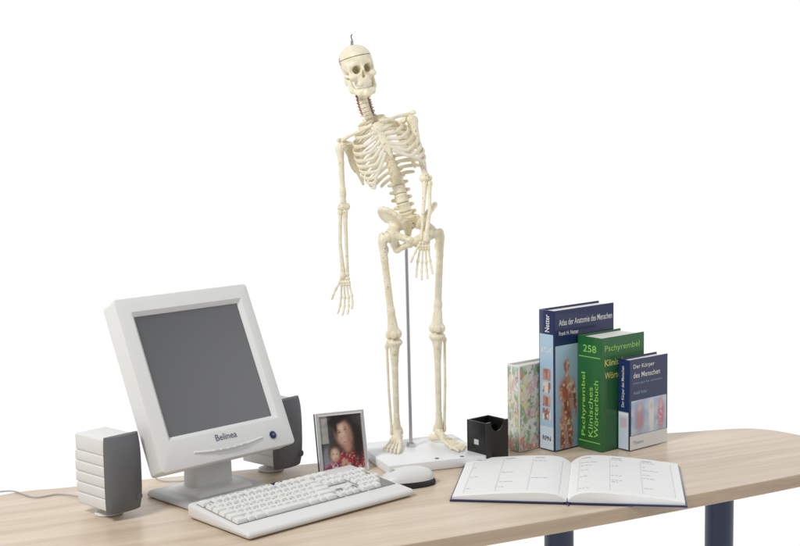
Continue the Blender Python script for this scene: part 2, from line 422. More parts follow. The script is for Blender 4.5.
# ------------------------------------------------------------------ speakers
def make_speaker(loc, rz, label):
    t = thing('loudspeaker', label, 'speaker', loc, rz, 'desktop loudspeakers beside the monitor')
    w, d, h0, h1 = .062, .094, .016, .136
    gs = [rbox(-w/2+.002, w/2-.002, -d/2+.001, d/2-.006, h0+.001, h1-.002)]
    zs = [h0, h0+.020, h0+.038, h0+.056, h0+.074, h0+.092, h1]
    for a, b in zip(zs[:-1], zs[1:]):
        m_ = ((a+b)/2-h0)/(h1-h0); rear = d/2-.006*(2*m_-1)**2; gs.append(rbox(-w/2, w/2, -d/2, rear, a+.0005, b-.0005, .0024, 3))
    lobj('housing', merge(*gs), BEIGE, t)
    V = []; F = []; ny = 14; nz = 14
    for j in range(nz+1):
        z = h0-.003+(h1-h0+.007)*j/nz; e = abs(2*j/nz-1)
        for i in range(ny+1):
            a = math.pi*i/ny
            V.append(((w/2+.003)*(-math.cos(a))*(1-.05*e**6), -d/2+.006-(.024*math.sin(a)**.8)*(1-.45*e**3), z))
    n = ny+1
    for j in range(nz):
        for i in range(ny): F.append((j*n+i, j*n+i+1, (j+1)*n+i+1, (j+1)*n+i))
        F.append((j*n+ny, j*n, (j+1)*n, (j+1)*n+ny))
    F.append(tuple(range(n))[::-1]); F.append(tuple(nz*n+i for i in range(n)))
    lobj('grille', (V, F), DGREY, t)
    lobj('foot', lathe([(.020, 0), (.024, .001), (.023, .004), (.010, .009), (.009, .018)], 36), BEIGE, t)
    lobj('volume_knob', tf(Matrix.Translation((w/2-.012, -d/2-.0085, h0+.02)) @ Matrix.Rotation(R(90), 4, 'X'), lathe([(.006, 0), (.006, .006), (.005, .007)], 20)), DGREY, t)
    return t
s1 = ground(109, 513); make_speaker((s1.x, s1.y, 0), R(47), 'small loudspeaker with ribbed pale side, standing at the left of the monitor')
s2 = ground(271, 469.5); make_speaker((s2.x, s2.y, 0), R(50), 'small loudspeaker half hidden behind the right edge of the monitor')

# ------------------------------------------------------------------ keyboard
KL, KD = .350, .172
kp = Vector((-.168, 2.162, 0)); KA = R(42)
kb = thing('keyboard', 'beige computer keyboard lying in front of the monitor', 'keyboard', kp, KA)
V, F = rbox(-KL/2, KL/2, -KD/2, KD/2, .002, .02, .006, 4)
V = [(x, y, z if z < .011 else z-.007+.013*(y+KD/2)/KD) for x, y, z in V]
lobj('case', (V, F), BEIGE, kb)
tilt = math.atan(.013/KD)
def ktop(y): return .0132+.013*(y+KD/2)/KD
rows = [("Esc|1.25,_.5,F1,F2,F3,F4,_.4,F5,F6,F7,F8,_.4,F9,F10,F11,F12,_.35,Prt,Scr,Pau".split(','), .060),
        ("^,1,2,3,4,5,6,7,8,9,0,-,=,Del|2,_.35,Ins,Hom,PgU,_.35,Num,/,*,-".split(','), .038),
        ("Tab|1.5,Q,W,E,R,T,Z,U,I,O,P,+,#,Ret|1.5,_.35,Del,End,PgD,_.35,7,8,9".split(','), .0195),
        ("Cap|1.8,A,S,D,F,G,H,J,K,L,:,',Ent|2.2,_.35,_3,_.35,4,5,6,+".split(','), .001),
        ("Shf|2.3,Y,X,C,V,B,N,M,<,>,/,Shf|2.7,_.35,_1,Up,_1,_.35,1,2,3".split(','), -.0175),
        ("Ctl|1.5,Win,Alt|1.5,Spc|6,Alt|1.5,Win,Ctl|1.5,_.35,Lf,Dn,Rt,_.35,0|2,.".split(','), -.036)]
uk = KL*.95/22.75; kcache = {}; lcache = {}; x_start = -KL*.475
def shade_plate(x0, x1, y0, y1):
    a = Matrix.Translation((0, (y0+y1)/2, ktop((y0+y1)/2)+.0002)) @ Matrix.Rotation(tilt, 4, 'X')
    lobj('key_shade_plate', tf(a, rbox(x0, x1, -(y1-y0)/2, (y1-y0)/2, -.001, .0006)), KSHADE, kb)  # dark plate under the keys, painting the shadow between them
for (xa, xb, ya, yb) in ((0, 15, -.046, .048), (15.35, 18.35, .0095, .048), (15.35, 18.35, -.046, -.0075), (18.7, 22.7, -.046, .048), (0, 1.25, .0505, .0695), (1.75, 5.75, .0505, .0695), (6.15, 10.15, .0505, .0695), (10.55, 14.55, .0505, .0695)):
    shade_plate(x_start+xa*uk, x_start+xb*uk, ya, yb)
for ks, y in rows:
    x = x_start
    for s in ks:
        if s.startswith('_'): x += float(s[1:])*uk; continue
        nm, _, w = s.partition('|'); w = float(w) if w else 1.0
        if w not in kcache:
            ww = w*uk/2-.0007
            kcache[w] = mesh_from('key', rbox(-ww, ww, -.0084, .0084, 0, .0072, .0006, 2, top=(.0019, .0022)), BEIGE2)
        o = bpy.data.objects.new('key', kcache[w]); COL.objects.link(o); o.parent = kb
        o.location = (x+w*uk/2, y, ktop(y)-.0002); o.rotation_euler = (tilt, 0, 0)
        if nm != 'Spc' and len(nm) <= 2:
            if nm not in lcache:
                gg = text_geo(nm, h=.0042 if len(nm) == 1 and nm not in '-_.\'=' else (.0034 if len(nm) == 2 else .001), bold=.01)
                lcache[nm] = mesh_from('legend', tf(Matrix.Translation((-.0035, -.0005, .0074)), gg), KINK)
            l = bpy.data.objects.new('legend', lcache[nm]); COL.objects.link(l); l.parent = o
        x += w*uk
lobj('badge', tf(Matrix.Translation((.0, .0765, ktop(.0765)+.0002)) @ Matrix.Diagonal((1, .36, 1, 1)), lathe([(.013, 0), (.013, .0012), (.012, .0016)], 28)), NAVY, kb)

# ------------------------------------------------------------------ mouse
mp_ = ground(407, 487); mo = thing('mouse', 'grey and black computer mouse beside the keyboard', 'mouse', (mp_.x, mp_.y+.014, 0), R(18))
def halfdome(L, Wd, Hh, z0, x0=0, pw=2.4, nu=40, nv=10):
    V = []; F = []
    for j in range(nv+1):
        ph = (math.pi/2)*j/nv
        cz = math.sin(ph); cr = math.cos(ph)**.8 if j < nv else 0.0
        for i in range(nu):
            a = 2*math.pi*i/nu; ca, sa = math.cos(a), math.sin(a)
            k = (abs(ca)**pw+abs(sa)**pw)**(-1/pw)
            V.append((x0+L*ca*k*cr+.006*cz, Wd*sa*k*cr, z0+Hh*cz))
    for j in range(nv):
        for i in range(nu): F.append((j*nu+i, j*nu+(i+1) % nu, (j+1)*nu+(i+1) % nu, (j+1)*nu+i))
    F.append(tuple(range(nu))[::-1]); return V, F
lobj('lower_body', halfdome(.052, .0305, .018, .001), BLACKM, mo)
lobj('upper_shell', halfdome(.049, .0275, .0215, .0105), BEIGE, mo)
lobj('scroll_wheel', tf(Matrix.Translation((-.026, 0, .0255)) @ Matrix.Rotation(R(90), 4, 'X'), lathe([(.0052, -.0022), (.006, -.0015), (.006, .0015), (.0052, .0022)], 20)), GREYP, mo)

# ------------------------------------------------------------------ picture frame
fa = R(21); fp = ground(321, 476); fr = thing('picture_frame', 'small silver picture frame holding a photo of a woman and child', 'picture frame', (fp.x, fp.y, 0), fa)
FW, FH = .094, .113
Mt = Matrix.Rotation(R(-13), 4, 'X')
def simple_frame(W, H, b, y0, y1):
    V = []; 
    for y, ins in ((y1, 0), (y0+.001, 0), (y0, .001), (y0-.0006, b*.5), (y0, b-.001), (y0+.0015, b), (y1, b)):
        V += [(ins, y, ins), (W-ins, y, ins), (W-ins, y, H-ins), (ins, y, H-ins)]
    F = []
    for i in range(6):
        for k in range(4): F.append((i*4+k, i*4+(k+1) % 4, (i+1)*4+(k+1) % 4, (i+1)*4+k))
    return V, F
lobj('frame', tf(Mt, simple_frame(FW, FH, .0070, 0, .005)), SILVER, fr, 12)
lobj('backing', tf(Mt, rbox(.0003, FW-.0003, .0042, .015, .0003, FH-.0003)), BLACKM, fr)
lobj('strut', rbox(FW*.42, FW*.58, .016, .062, .0, .003), BLACKM, fr)
def G(u, v, cu, cv, su, sv, pw=2.6, rot=0):
    a = R(rot); du, dv = u-cu, (v-cv); x = du*math.cos(a)+dv*math.sin(a); y = -du*math.sin(a)+dv*math.cos(a)
    return np.exp(-((x/su)**2+(y/sv)**2)**pw)
def blend(c, m, col): return c*(1-m[..., None])+np.array(col)*m[..., None]
def vnoise(u, v, s, seed):
    r = np.random.default_rng(seed); g_ = r.random((s+2, s+2)); x = u*s; y = v*s
    i = np.floor(x).astype(int); j = np.floor(y).astype(int); fx = x-i; fy = y-j; fx = fx*fx*(3-2*fx); fy = fy*fy*(3-2*fy)
    return (g_[i, j]*(1-fx)+g_[i+1, j]*fx)*(1-fy)+(g_[i, j+1]*(1-fx)+g_[i+1, j+1]*fx)*fy
def fam(u, v):
    c = np.ones((*u.shape, 3))*np.array((.07, .065, .06)); c = blend(c, ((v > .50) & (u < .20)).astype(float)*.8, (.44, .42, .40))
    n = vnoise(u, v, 16, 21); n2 = vnoise(u, v, 34, 22)
    c = blend(c, G(u, v, .60, .10, .50, .34), (.34, .03, .03)); c = blend(c, G(u, v, .14, .18, .14, .24), (.26, .26, .30))
    c = blend(c, G(u, v, .60, .10, .48, .32)*(n2 > .66), (.50, .36, .34)); c = blend(c, G(u, v, .60, .10, .48, .32)*(n > .62), (.10, .02, .03))
    c = blend(c, G(u, v, .60, .68, .36, .40, 2.6, 18), (.014, .009, .007)); c = blend(c, G(u, v, .88, .46, .13, .34), (.018, .010, .008))
    c = blend(c, G(u, v, .62, .40, .10, .10), (.38, .20, .14))
    c = blend(c, G(u, v, .55, .645, .185, .25, 2.2, 18), (.58, .35, .25)); c = blend(c, G(u, v, .52, .70, .10, .16, 1.2, 18)*.5, (.76, .54, .42)); c = blend(c, G(u, v, .67, .58, .08, .19, 1.3, 18)*.6, (.30, .14, .09))
    c = blend(c, G(u, v, .44, .93, .27, .10, 2.6, 18), (.012, .008, .006)); c = blend(c, G(u, v, .37, .78, .05, .16, 1.6, 10), (.015, .010, .008))
    c = blend(c, G(u, v, .595, .515, .060, .018, 1.6, 18), (.36, .08, .07)); c = blend(c, G(u, v, .595, .520, .040, .006, 1.6, 18), (.74, .66, .60))
    for qx, qy in ((.46, .685), (.60, .730)):
        c = blend(c, G(u, v, qx, qy, .040, .022, 1.2, 18)*.6, (.26, .13, .09)); c = blend(c, G(u, v, qx, qy, .026, .010, 1.6, 18), (.04, .025, .02)); c = blend(c, G(u, v, qx-.010, qy+.038, .042, .007, 1.4, 18)*.8, (.08, .05, .03))
    c = blend(c, G(u, v, .56, .605, .022, .022, 1.2, 14)*.5, (.34, .17, .12))
    c = blend(c, G(u, v, .30, .32, .150, .16), (.05, .03, .02)); c = blend(c, G(u, v, .31, .28, .110, .130, 2.2, -10), (.60, .38, .28)); c = blend(c, G(u, v, .29, .31, .06, .07, 1.1)*.5, (.76, .55, .44))
    c = blend(c, G(u, v, .325, .215, .028, .009, 1.4), (.36, .12, .10))
    for q in (.272, .352): c = blend(c, G(u, v, q, .300, .017, .010, 1.4), (.06, .04, .03))
    c = blend(c, G(u, v, .27, .05, .22, .10), (.26, .05, .10)); c = blend(c, G(u, v, .27, .05, .2, .09)*(n2 > .55), (.55, .48, .52)); c = blend(c, G(u, v, .52, .13, .09, .05, 1.6, 25), (.52, .32, .23))
    return c*(.86+.28*n[..., None])
picture('photo', FW-.012, FH-.012, 110, 130, fam, Mt @ on_front(.0060, .0035, .0060), fr)

# ------------------------------------------------------------------ books
def book(x, y, ang, Wd, T, Hh, cov, label):
    t = thing('book', label, 'book', (x, y, 0), ang)
    b = .0028
    lobj('cover', merge(rbox(.001, Wd, 0, b, .001, Hh, .0006, 1), rbox(.001, Wd, T-b, T, .001, Hh, .0006, 1), rbox(0, b+.0006, .0005, T-.0005, .0011, Hh-.0001, .0012, 2)), cov, t)
    lobj('pages', rbox(b+.001, Wd-.004, b+.0002, T-b-.0002, .0045, Hh-.004), PAPER, t)
    return t
def word(name, M, body, w, h, m, t, bold=.004): return lobj(name, tf(M, text_geo(body, w, h, bold)), m, t)
BA = R(39)
W1, T1, H1 = .168, .042, .275
b1 = book(.2925, 2.498, BA, W1, T1, H1, NAVY, 'tall dark blue anatomy atlas, tallest of the books')
def atl(u, v):
    c = np.ones((*u.shape, 3))*np.array((.30, .46, .62)); c = blend(c, np.clip(v*.8, 0, 1), (.44, .60, .72))
    n = vnoise(u, v, 12, 3); n2 = vnoise(u, v, 34, 5); st = np.sin((u*38+v*9))*.5+.5
    fig = np.maximum.reduce([G(u, v, .19, .80, .050, .060), G(u, v, .19, .70, .03, .07), G(u, v, .19, .56, .13, .14), G(u, v, .19, .40, .09, .14), G(u, v, .18, .26, .11, .10), G(u, v, .13, .12, .05, .17), G(u, v, .25, .12, .05, .17), G(u, v, .32, .48, .035, .18, 2.6, 8)])
    c = blend(c, fig, (.46, .12, .08)); c = blend(c, fig*(st > .62), (.64, .30, .22)); c = blend(c, fig*(n2 > .62), (.74, .62, .48)); c = blend(c, fig*(n > .72)*.7, (.24, .05, .04))
    return c
picture('cover_picture', W1-.004, H1*.74, 110, 150, atl, on_front(.002, -.0004, .003), b1)
word('title_text', on_front(.012, -.0006, H1-.030), 'Atlas der Anatomie des Menschen', .150, .0120, WHITE, b1, .006)
word('author_text', on_front(.012, -.0006, H1-.049), 'Frank H. Netter', .054, .0080, WHITE, b1)
def spn(u, v):
    c = np.ones((*u.shape, 3))*np.array((.40, .56, .70)); n = vnoise(u, v, 14, 8)
    for k, (cc) in enumerate([(.75, .72, .66), (.62, .36, .28), (.70, .66, .58), (.50, .30, .26)]):
        m_ = ((u > .22) & (u < .8) & (v > .26+.115*k) & (v < .355+.115*k)).astype(float); c = blend(c, m_, cc); c = blend(c, m_*(n > .55), (.35, .16, .14))
    c = blend(c, ((v < .20)).astype(float), (.62, .72, .80)); return c
picture('spine_picture', T1-.006, H1*.82, 18, 120, spn, on_left(-.0004, T1-.003, .003), b1)
word('spine_author', on_left(-.0008, T1*.30, H1-.042, 90), 'Netter', .034, .0120, WHITE, b1, .008)
word('spine_title', on_left(-.0008, T1-.006, H1*.70), 'ATLAS', .030, .010, WHITE, b1, .008)
word('spine_mark', on_left(-.0008, T1-.010, .020), 'RPN', .022, .009, NAVY, b1, .008)
W2, T2, H2 = .122, .064, .222
b2 = book(.341+.041-.0005, 2.538-.050-.0005, BA, W2, T2-.001, H2, GREEN, 'thick green medical dictionary between the atlas and the small blue book')
word('title_text', on_front(.008, -.0004, H2-.030), 'Pschyrembel', .100, .015, GREENT, b2, .006)
word('subtitle_text', on_front(.008, -.0004, H2-.055), 'Klinisches', .072, .013, YEL, b2)
word('subtitle_text', on_front(.008, -.0004, H2-.080), 'Wörterbuch', .078, .013, YEL, b2)
word('spine_title', on_left(-.0004, T2-.024, H2*.12, 90), 'Pschyrembel', .125, .0125, GREENT, b2, .008)
word('spine_title', on_left(-.0004, T2-.041, H2*.12, 90), 'Klinisches', .098, .0115, GREENT, b2)
word('spine_title', on_left(-.0004, T2-.055, H2*.12, 90), 'Wörterbuch', .112, .0115, GREENT, b2)
word('edition_number', on_left(-.0004, T2-.016, H2-.030), '258', .034, .014, GREENT, b2, .008)
for z_a in (H2-.040, .016): lobj('spine_rule', rbox(-.0004, 0.0002, .004, T2-.005, z_a, z_a+.0015), GREENT, b2)
W3, T3, H3 = .112, .030, .178
b3 = book(.416+.019+.0005, 2.516-.023-.0005, BA, W3, T3, H3, NAVY, 'smaller dark blue paperback in front of the green book, rightmost of the books')
def koe(u, v):
    c = np.ones((*u.shape, 3))*np.array((.40, .54, .72)); n = vnoise(u, v, 8, 13); n2 = vnoise(u, v, 25, 4)
    c = blend(c, np.clip(n*1.2-.2, 0, 1), (.66, .73, .82))
    c = blend(c, G(u, v, .24, .50, .15, .50, 3), (.42, .40, .54)); c = blend(c, G(u, v, .24, .74, .06, .13), (.70, .52, .50)); c = blend(c, G(u, v, .24, .40, .10, .26)*(n2 > .4), (.58, .30, .34))
    c = blend(c, G(u, v, .57, .5, .08, .50, 3), (.86, .83, .82)); c = blend(c, G(u, v, .57, .76, .05, .10), (.74, .60, .54))
    c = blend(c, G(u, v, .84, .48, .10, .48, 3), (.66, .26, .36)); c = blend(c, G(u, v, .84, .76, .05, .11), (.72, .46, .42)); c = blend(c, G(u, v, .84, .42, .06, .3)*(n2 > .55), (.82, .64, .68))
    return c
picture('cover_picture', W3-.008, H3*.38, 70, 66, koe, on_front(.004, -.0004, H3*.17), b3)
lobj('lower_panel', rbox(.0015, W3-.001, -.0003, .0002, .002, H3*.165), WHITE, b3)
word('title_text', on_front(.010, -.0006, H3-.020), 'Der Körper', .062, .0105, WHITE, b3, .008)
word('title_text', on_front(.010, -.0006, H3-.036), 'des Menschen', .078, .0105, WHITE, b3, .008)
word('subtitle_text', on_front(.010, -.0006, H3-.049), 'Einführung in Bau und Funktion', .084, .005, LBLUE, b3, .0)
word('author_text', on_front(.010, -.0006, H3-.068), 'Adolf Faller', .04, .006, LBLUE, b3, .0)
word('publisher_text', on_front(.010, -.0006, .012), 'Thieme', .03, .007, LBLUE, b3)
def sp3(u, v):
    c = np.ones((*u.shape, 3))*np.array((.60, .70, .80)); c = blend(c, (v > .42).astype(float), (.01, .03, .12)); c = blend(c, ((v > .25) & (v < .36) & (u > .2) & (u < .8)).astype(float), (.60, .50, .58)); c = blend(c, ((v > .38) & (v < .42)).astype(float), (.8, .82, .85)); return c
picture('spine_picture', T3-.005, H3*.96, 10, 80, sp3, on_left(-.0004, T3-.0025, .003), b3)
word('spine_title', on_left(-.0008, T3*.38, H3*.48, 90), 'Der Körper des Menschen', .080, .0085, WHITE, b3)
W4, T4, H4 = .10, .034, .170
b4 = book(.225, 2.500, BA, W4, T4, H4, PAPER, 'small pastel patterned book, leftmost of the books')
seeds = rng.random((60, 2)); pal = np.array([(.62, .68, .52), (.30, .45, .25), (.72, .70, .62), (.66, .30, .26), (.74, .66, .36), (.44, .58, .60), (.78, .77, .72), (.68, .50, .48)]); sc = pal[rng.integers(0, 8, 60)]
def flo(asp):
    def fn(u, v):
        uu = u*asp; d = np.full(u.shape, 9.); c = np.zeros((*u.shape, 3))
        for s_, k_ in zip(seeds, sc):
            q = np.hypot((uu-s_[0]*max(asp, .4))*1.0, (v-s_[1])); m_ = q < d; c[m_] = k_; d = np.where(m_, q, d)
        n = vnoise(u, v, 30, 2); n2 = vnoise(v, u, 24, 9)
        c = blend(c, (n > .62)*.7, (.80, .80, .76)); c = blend(c, (n2 > .75)*.8, (.18, .28, .18)); return c
    return fn
picture('cover_picture', W4-.004, H4-.006, 60, 90, flo(.6), on_front(.002, -.0004, .003), b4)
picture('spine_picture', T4-.005, H4-.006, 24, 90, flo(.3), on_left(-.0004, T4-.0025, .003), b4)

# ------------------------------------------------------------------ black holder
hp = ground(487, 465); hd = thing('pen_holder', 'small black square desk holder beside the patterned book', 'pen holder', (hp.x, hp.y, 0), R(40))
hw, hdp, hh = .056, .054, .078
def wall(x0, x1, y0, y1, z1): return rbox(x0, x1, y0, y1, .001, z1, .0008, 2)
no = [(0, 0), (hw, 0), (hw, hh)]
for k in range(13):
    a = R(180*k/12); no.append((hw*.5+.017*math.cos(a), hh-.019*math.sin(a)))
no.append((0, hh))
V, F = prism(no, 0, .003)
V = [(x, .003-z, y+.001) for x, y, z in V]
g = merge((V, F), wall(0, hw, hdp-.003, hdp, hh), wall(0, .003, .0031, hdp-.0031, hh), wall(hw-.003, hw, .0031, hdp-.0031, hh), rbox(.003, hw-.003, .003, hdp-.003, .001, .006))
lobj('box', g, BLACK, hd, 25)
lobj('divider', rbox(.0032, hw-.0032, hdp*.5, hdp*.5+.002, .006, hh-.012), BLACK, hd)
lobj('logo_label', rbox(-.0004, .0002, .022, .034, .034, .044), GREYP, hd)

# ------------------------------------------------------------------ open planner
PW, PD = .193, .250; PLA = R(-9)
sc_ = ground(567, 505)+Vector((-math.sin(PLA), math.cos(PLA), 0))*(PD/2+.004)
pl = thing('open_planner', 'open diary planner with dark blue cover lying at the front of the desk', 'planner', (sc_.x, sc_.y, 0), PLA)
lobj('cover', merge(rbox(-PW-.004, -.006, -PD/2-.004, PD/2+.004, .0006, .0035, .0008, 2), rbox(.006, PW+.004, -PD/2-.004, PD/2+.004, .0006, .0035, .0008, 2), rbox(-.0065, .0065, -PD/2-.004, PD/2+.004, .0004, .0022)), NAVY, pl)
def page_z(t, hm): return .0050+hm*(1-math.exp(-t*13))*(1-t**1.7*.82)
for sgn, hm in ((-1, .015), (1, .018)):
    n = 40; topP = [(sgn*PW*t, page_z(t, hm)) for t in [(i/n)**1.5 for i in range(n+1)]]
    V = []; F = []
    for y in (-PD/2, PD/2):
        V += [(x, y, z) for x, z in topP]; V += [(x, y, .0036) for x, z in topP]
    m_ = n+1
    for i in range(n):
        F += [(i, i+1, 2*m_+i+1, 2*m_+i), (m_+i, 2*m_+m_+i, 2*m_+m_+i+1, m_+i+1), (i, m_+i, m_+i+1, i+1), (2*m_+i, 2*m_+i+1, 3*m_+i+1, 3*m_+i)]
    F += [(n, 2*m_+n, 3*m_+n, m_+n)]
    if sgn < 0: F = [f[::-1] for f in F]
    lobj('page_block', (V, F), PAGE, pl, 40)
    def strip(x0, x1, y0, y1, out):
        if sgn < 0: x0, x1 = PW-x1, PW-x0
        k = max(1, int(abs(x1-x0)/.004)); b0 = len(out[0])
        for i in range(k+1):
            x = x0+(x1-x0)*i/k; t = x/PW; z = page_z(t, hm)+.0005
            out[0].append((sgn*x, y0, z)); out[0].append((sgn*x, y1, z))
        for i in range(k):
            f = (b0+2*i, b0+2*i+2, b0+2*i+3, b0+2*i+1); out[1].append(f if sgn > 0 else f[::-1])
    fine = ([], [])
    for j in range(20): yy = -PD/2+.018+j*.0105; strip(.016, PW-.014, yy, yy+.0005, fine)
    for xx in (.016, .016+(PW-.030)/3, .016+2*(PW-.030)/3, PW-.0145): strip(xx, xx+.0006, -PD/2+.018, PD/2-.022, fine)
    lobj('ruled_lines', fine, INKL, pl)['kind'] = 'stuff'
    wr = ([], []); r_ = random.Random(3+sgn)
    for c_ in range(3):
        xb = .019+c_*(PW-.030)/3
        strip(xb, xb+.018, PD/2-.019, PD/2-.016, wr)
        for j in range(20):
            if r_.random() < .2:
                yy = -PD/2+.0205+j*.0105; l = r_.uniform(.006, .025); xx = xb
                while xx < xb+l: w_ = r_.uniform(.003, .007); strip(xx, xx+w_, yy, yy+.0018, wr); xx += w_+.002
    lobj('printed_words', wr, INKM, pl)['kind'] = 'stuff'
lobj('ribbon', sweep([(0.003, -PD/2-.012, .0010), (.002, -PD/2-.007, .0012), (.0005, -PD/2-.0042, .003), (.0, -PD/2+.001, .0056), (0, -PD/2+.015, .0056)], .0016, .0003, n=6), NAVY, pl)

# ------------------------------------------------------------------ cables
def cable(px, label, r=.0016):
    P = catmull([ground(a, b)+Vector((0, 0, z)) for a, b, z in px], 10)
    o = obj('cable', sweep(P, r, n=8), GREYP); return tag(o, label, 'cable')
cable([(90, 500, .004), (60, 495, .0018), (35, 498, .0018), (8, 492, .0018), (-40, 500, .0018), (-90, 506, .0018)], 'thin grey cable running across the desk left of the speaker')
cable([(205, 480, .0018), (165, 482, .0018), (152, 478, .012), (148, 468, .045), (152, 461, .06), (172, 462, .05)], 'grey cable looping behind the base of the monitor')

# ------------------------------------------------------------------ skeleton
YS = 2.505; ZB = .019
def S(px, py, d=0): return at_depth(px, py, YS+d*.001)
plate_c = Vector((.036, 2.470, 0)); PAg = R(20)
sk = thing('skeleton_model', 'small cream anatomical skeleton standing bent sideways on a white board', 'skeleton model', plate_c)
Mp = Matrix.Translation(plate_c) @ Matrix.Rotation(PAg, 4, 'Z')
obj('base_board', tf(Mp, rbox(-.10, .10, -.092, .092, .0008, ZB-.001, .0012, 2)), MELA, sk)
for q in (ground(437, 458, ZB), ground(462, 456, ZB)): obj('badge', lathe([(.004, ZB-.0008), (.004, ZB-.0002)], 16, (q.x, q.y, 0)), NAVY, sk)
pb = ground(411, 446, ZB); ptop = S(406, 236, 22)
obj('pole', sweep([pb, ptop], .0034, up=(0, 1, 0), n=16), CHROME, sk)
obj('pole_socket', lathe([(.009, ZB-.001), (.009, ZB+.006), (.006, ZB+.009)], 24, (pb.x, pb.y, 0)), CHROME, sk)
mm = lambda v: np.array(v)*1000
def bone(name, s, h=1.2, m=None, parent=None): return obj(name, s.mesh(h), m or BONE, parent or sk, angle=60)

# skull
s = Sdf()
s.ell((0, 10, 67), (32.5, 41, 30)); s.ell((0, -10, 69), (27, 24, 25), k=8); s.ell((0, 22, 46), (25, 25, 18), k=7)
s.ell((0, -16, 43), (22, 16, 17), k=5); s.ell((0, -24, 31), (14, 10.5, 9.5), k=5)
for e in (-1, 1):
    s.ell((e*36, -10, 50), (8, 11, 12), k=5, op=-1)
    s.ell((e*17, -27, 27), (5, 7, 5), k=3, op=-1)
s.cap((-19, -27, 61.5), (19, -27, 61.5), 4.6, k=4)
for e in (-1, 1):
    s.cap((e*24, -20, 44), (e*24.5, -19, 61), 3.4, k=4)
    s.ell((e*20.5, -23.5, 39.5), (8.5, 7, 5.5), k=4); s.cap((e*24, -18, 41), (e*29.5, -4, 43), 2.9, 2.4, k=3); s.cap((e*29.5, -4, 43), (e*30, 8, 45), 2.4, k=3); s.ell((e*26, 12, 34), (5, 6, 9), k=4)
s.cap((0, -31, 61), (0, -37, 48), 2.8, 2.4, k=4)
for e in (-1, 1): s.cap((e*12.6, -46, 51.5), (e*10.5, -10, 51.5), 9.4, 6.5, k=1.2, op=-1)
s.ell((0, -42, 38.5), (5, 19, 5.0), k=1, op=-1); s.ell((0, -42, 44), (3.2, 17, 5), k=1, op=-1)
s.ell((0, 6, 24), (14, 20, 8), k=3, op=-1)
s.cap((-8, -27.5, 26), (8, -27.5, 26), 4.8, k=3); s.cap((-8, -27.5, 26), (-14, -14, 26), 4.4, k=3); s.cap((8, -27.5, 26), (14, -14, 26), 4.4, k=3)
g = s.mesh(1.0)
sc0 = S(358.5, 70, -2)
Ms = Matrix.Translation(sc0) @ Matrix.Rotation(R(-12), 4, 'Y') @ Matrix.Rotation(R(17), 4, 'Z') @ Matrix.Rotation(R(4), 4, 'X') @ Matrix.Diagonal((.92, .94, 1.02, 1)) @ Matrix.Translation((0, 0, -.050))
def place(o, M):
    o.matrix_parent_inverse = sk.matrix_basis.inverted(); o.matrix_basis = M; return o
skull = obj('skull', g, BONESK, sk, angle=60); place(skull, Ms)
s = Sdf()
for e in (-1, 1):
    s.cap((e*26, 2, 38), (e*24, -3, 18), 3.6, 5); s.cap((e*25, -8, 34), (e*22.5, -9, 18), 2.6, 5, k=6); s.cap((e*23.5, -4, 16), (e*13, -24, 9), 5, 5.6, k=5); s.cap((e*13, -24, 9), (0, -29, 8), 5.6, 6, k=4)
    s.cap((e*16, -14, 13), (e*8, -26, 12), 3.4, 3.6, k=4); s.cap((e*8, -26, 12), (0, -28.5, 12), 3.6, k=4)
s.ell((0, -31, 5), (9, 5, 4.5), k=5)
jaw = lobj('jaw', s.mesh(1.0), BONESK, skull, 60)
def teeth(z, a_, b_, y0, sz, wd):
    gs = []
    for k in range(-6, 7):
        if k == 0: continue
        a = (abs(k)-.5)*R(13.5)*(1 if k > 0 else -1)
        x = math.sin(a)*a_; y = y0+b_*(1-math.cos(a))
        V, F = rbox(-wd, wd, -.0016, .0016, -sz, sz, .0008, 2)
        gs.append(tf(Matrix.Translation((x, y, z)) @ Matrix.Rotation(a, 4, 'Z'), (V, F)))
    return merge(*gs)
lobj('upper_teeth', teeth(.0210, .0145, .020, -.0315, .0034, .0016), TOOTH, skull)
lobj('lower_teeth', teeth(.0150, .0135, .019, -.0300, .0026, .0014), TOOTH, skull)
top = Ms @ Vector((0, .008, .096))
obj('hook', sweep(catmull([top+Vector((0, 0, -.003)), top+Vector((0, 0, .010)), top+Vector((-.001, 0, .013)), top+Vector((-.0015, 0, .018)), top+Vector((.001, 0, .020))], 5), .0009, up=(0, 1, 0), n=8), BLACKM, sk)
hs = [top+Vector((.0030*math.cos(a), .0030*math.sin(a), .000+.009*a/(8*math.pi))) for a in np.linspace(0, 8*math.pi, 80)]
obj('spring', sweep(hs, .0007, up=(0, 0, 1), n=6), CHROME, sk)
lc = Vector((-.0335, .002, .072)); lobj('cap_latch', sweep([lc+Vector((-.0006, 0, -.007)), lc+Vector((-.002, 0, 0)), lc+Vector((0, 0, .006))], .0010, up=(0, 1, 0), n=8), CHROME, skull)

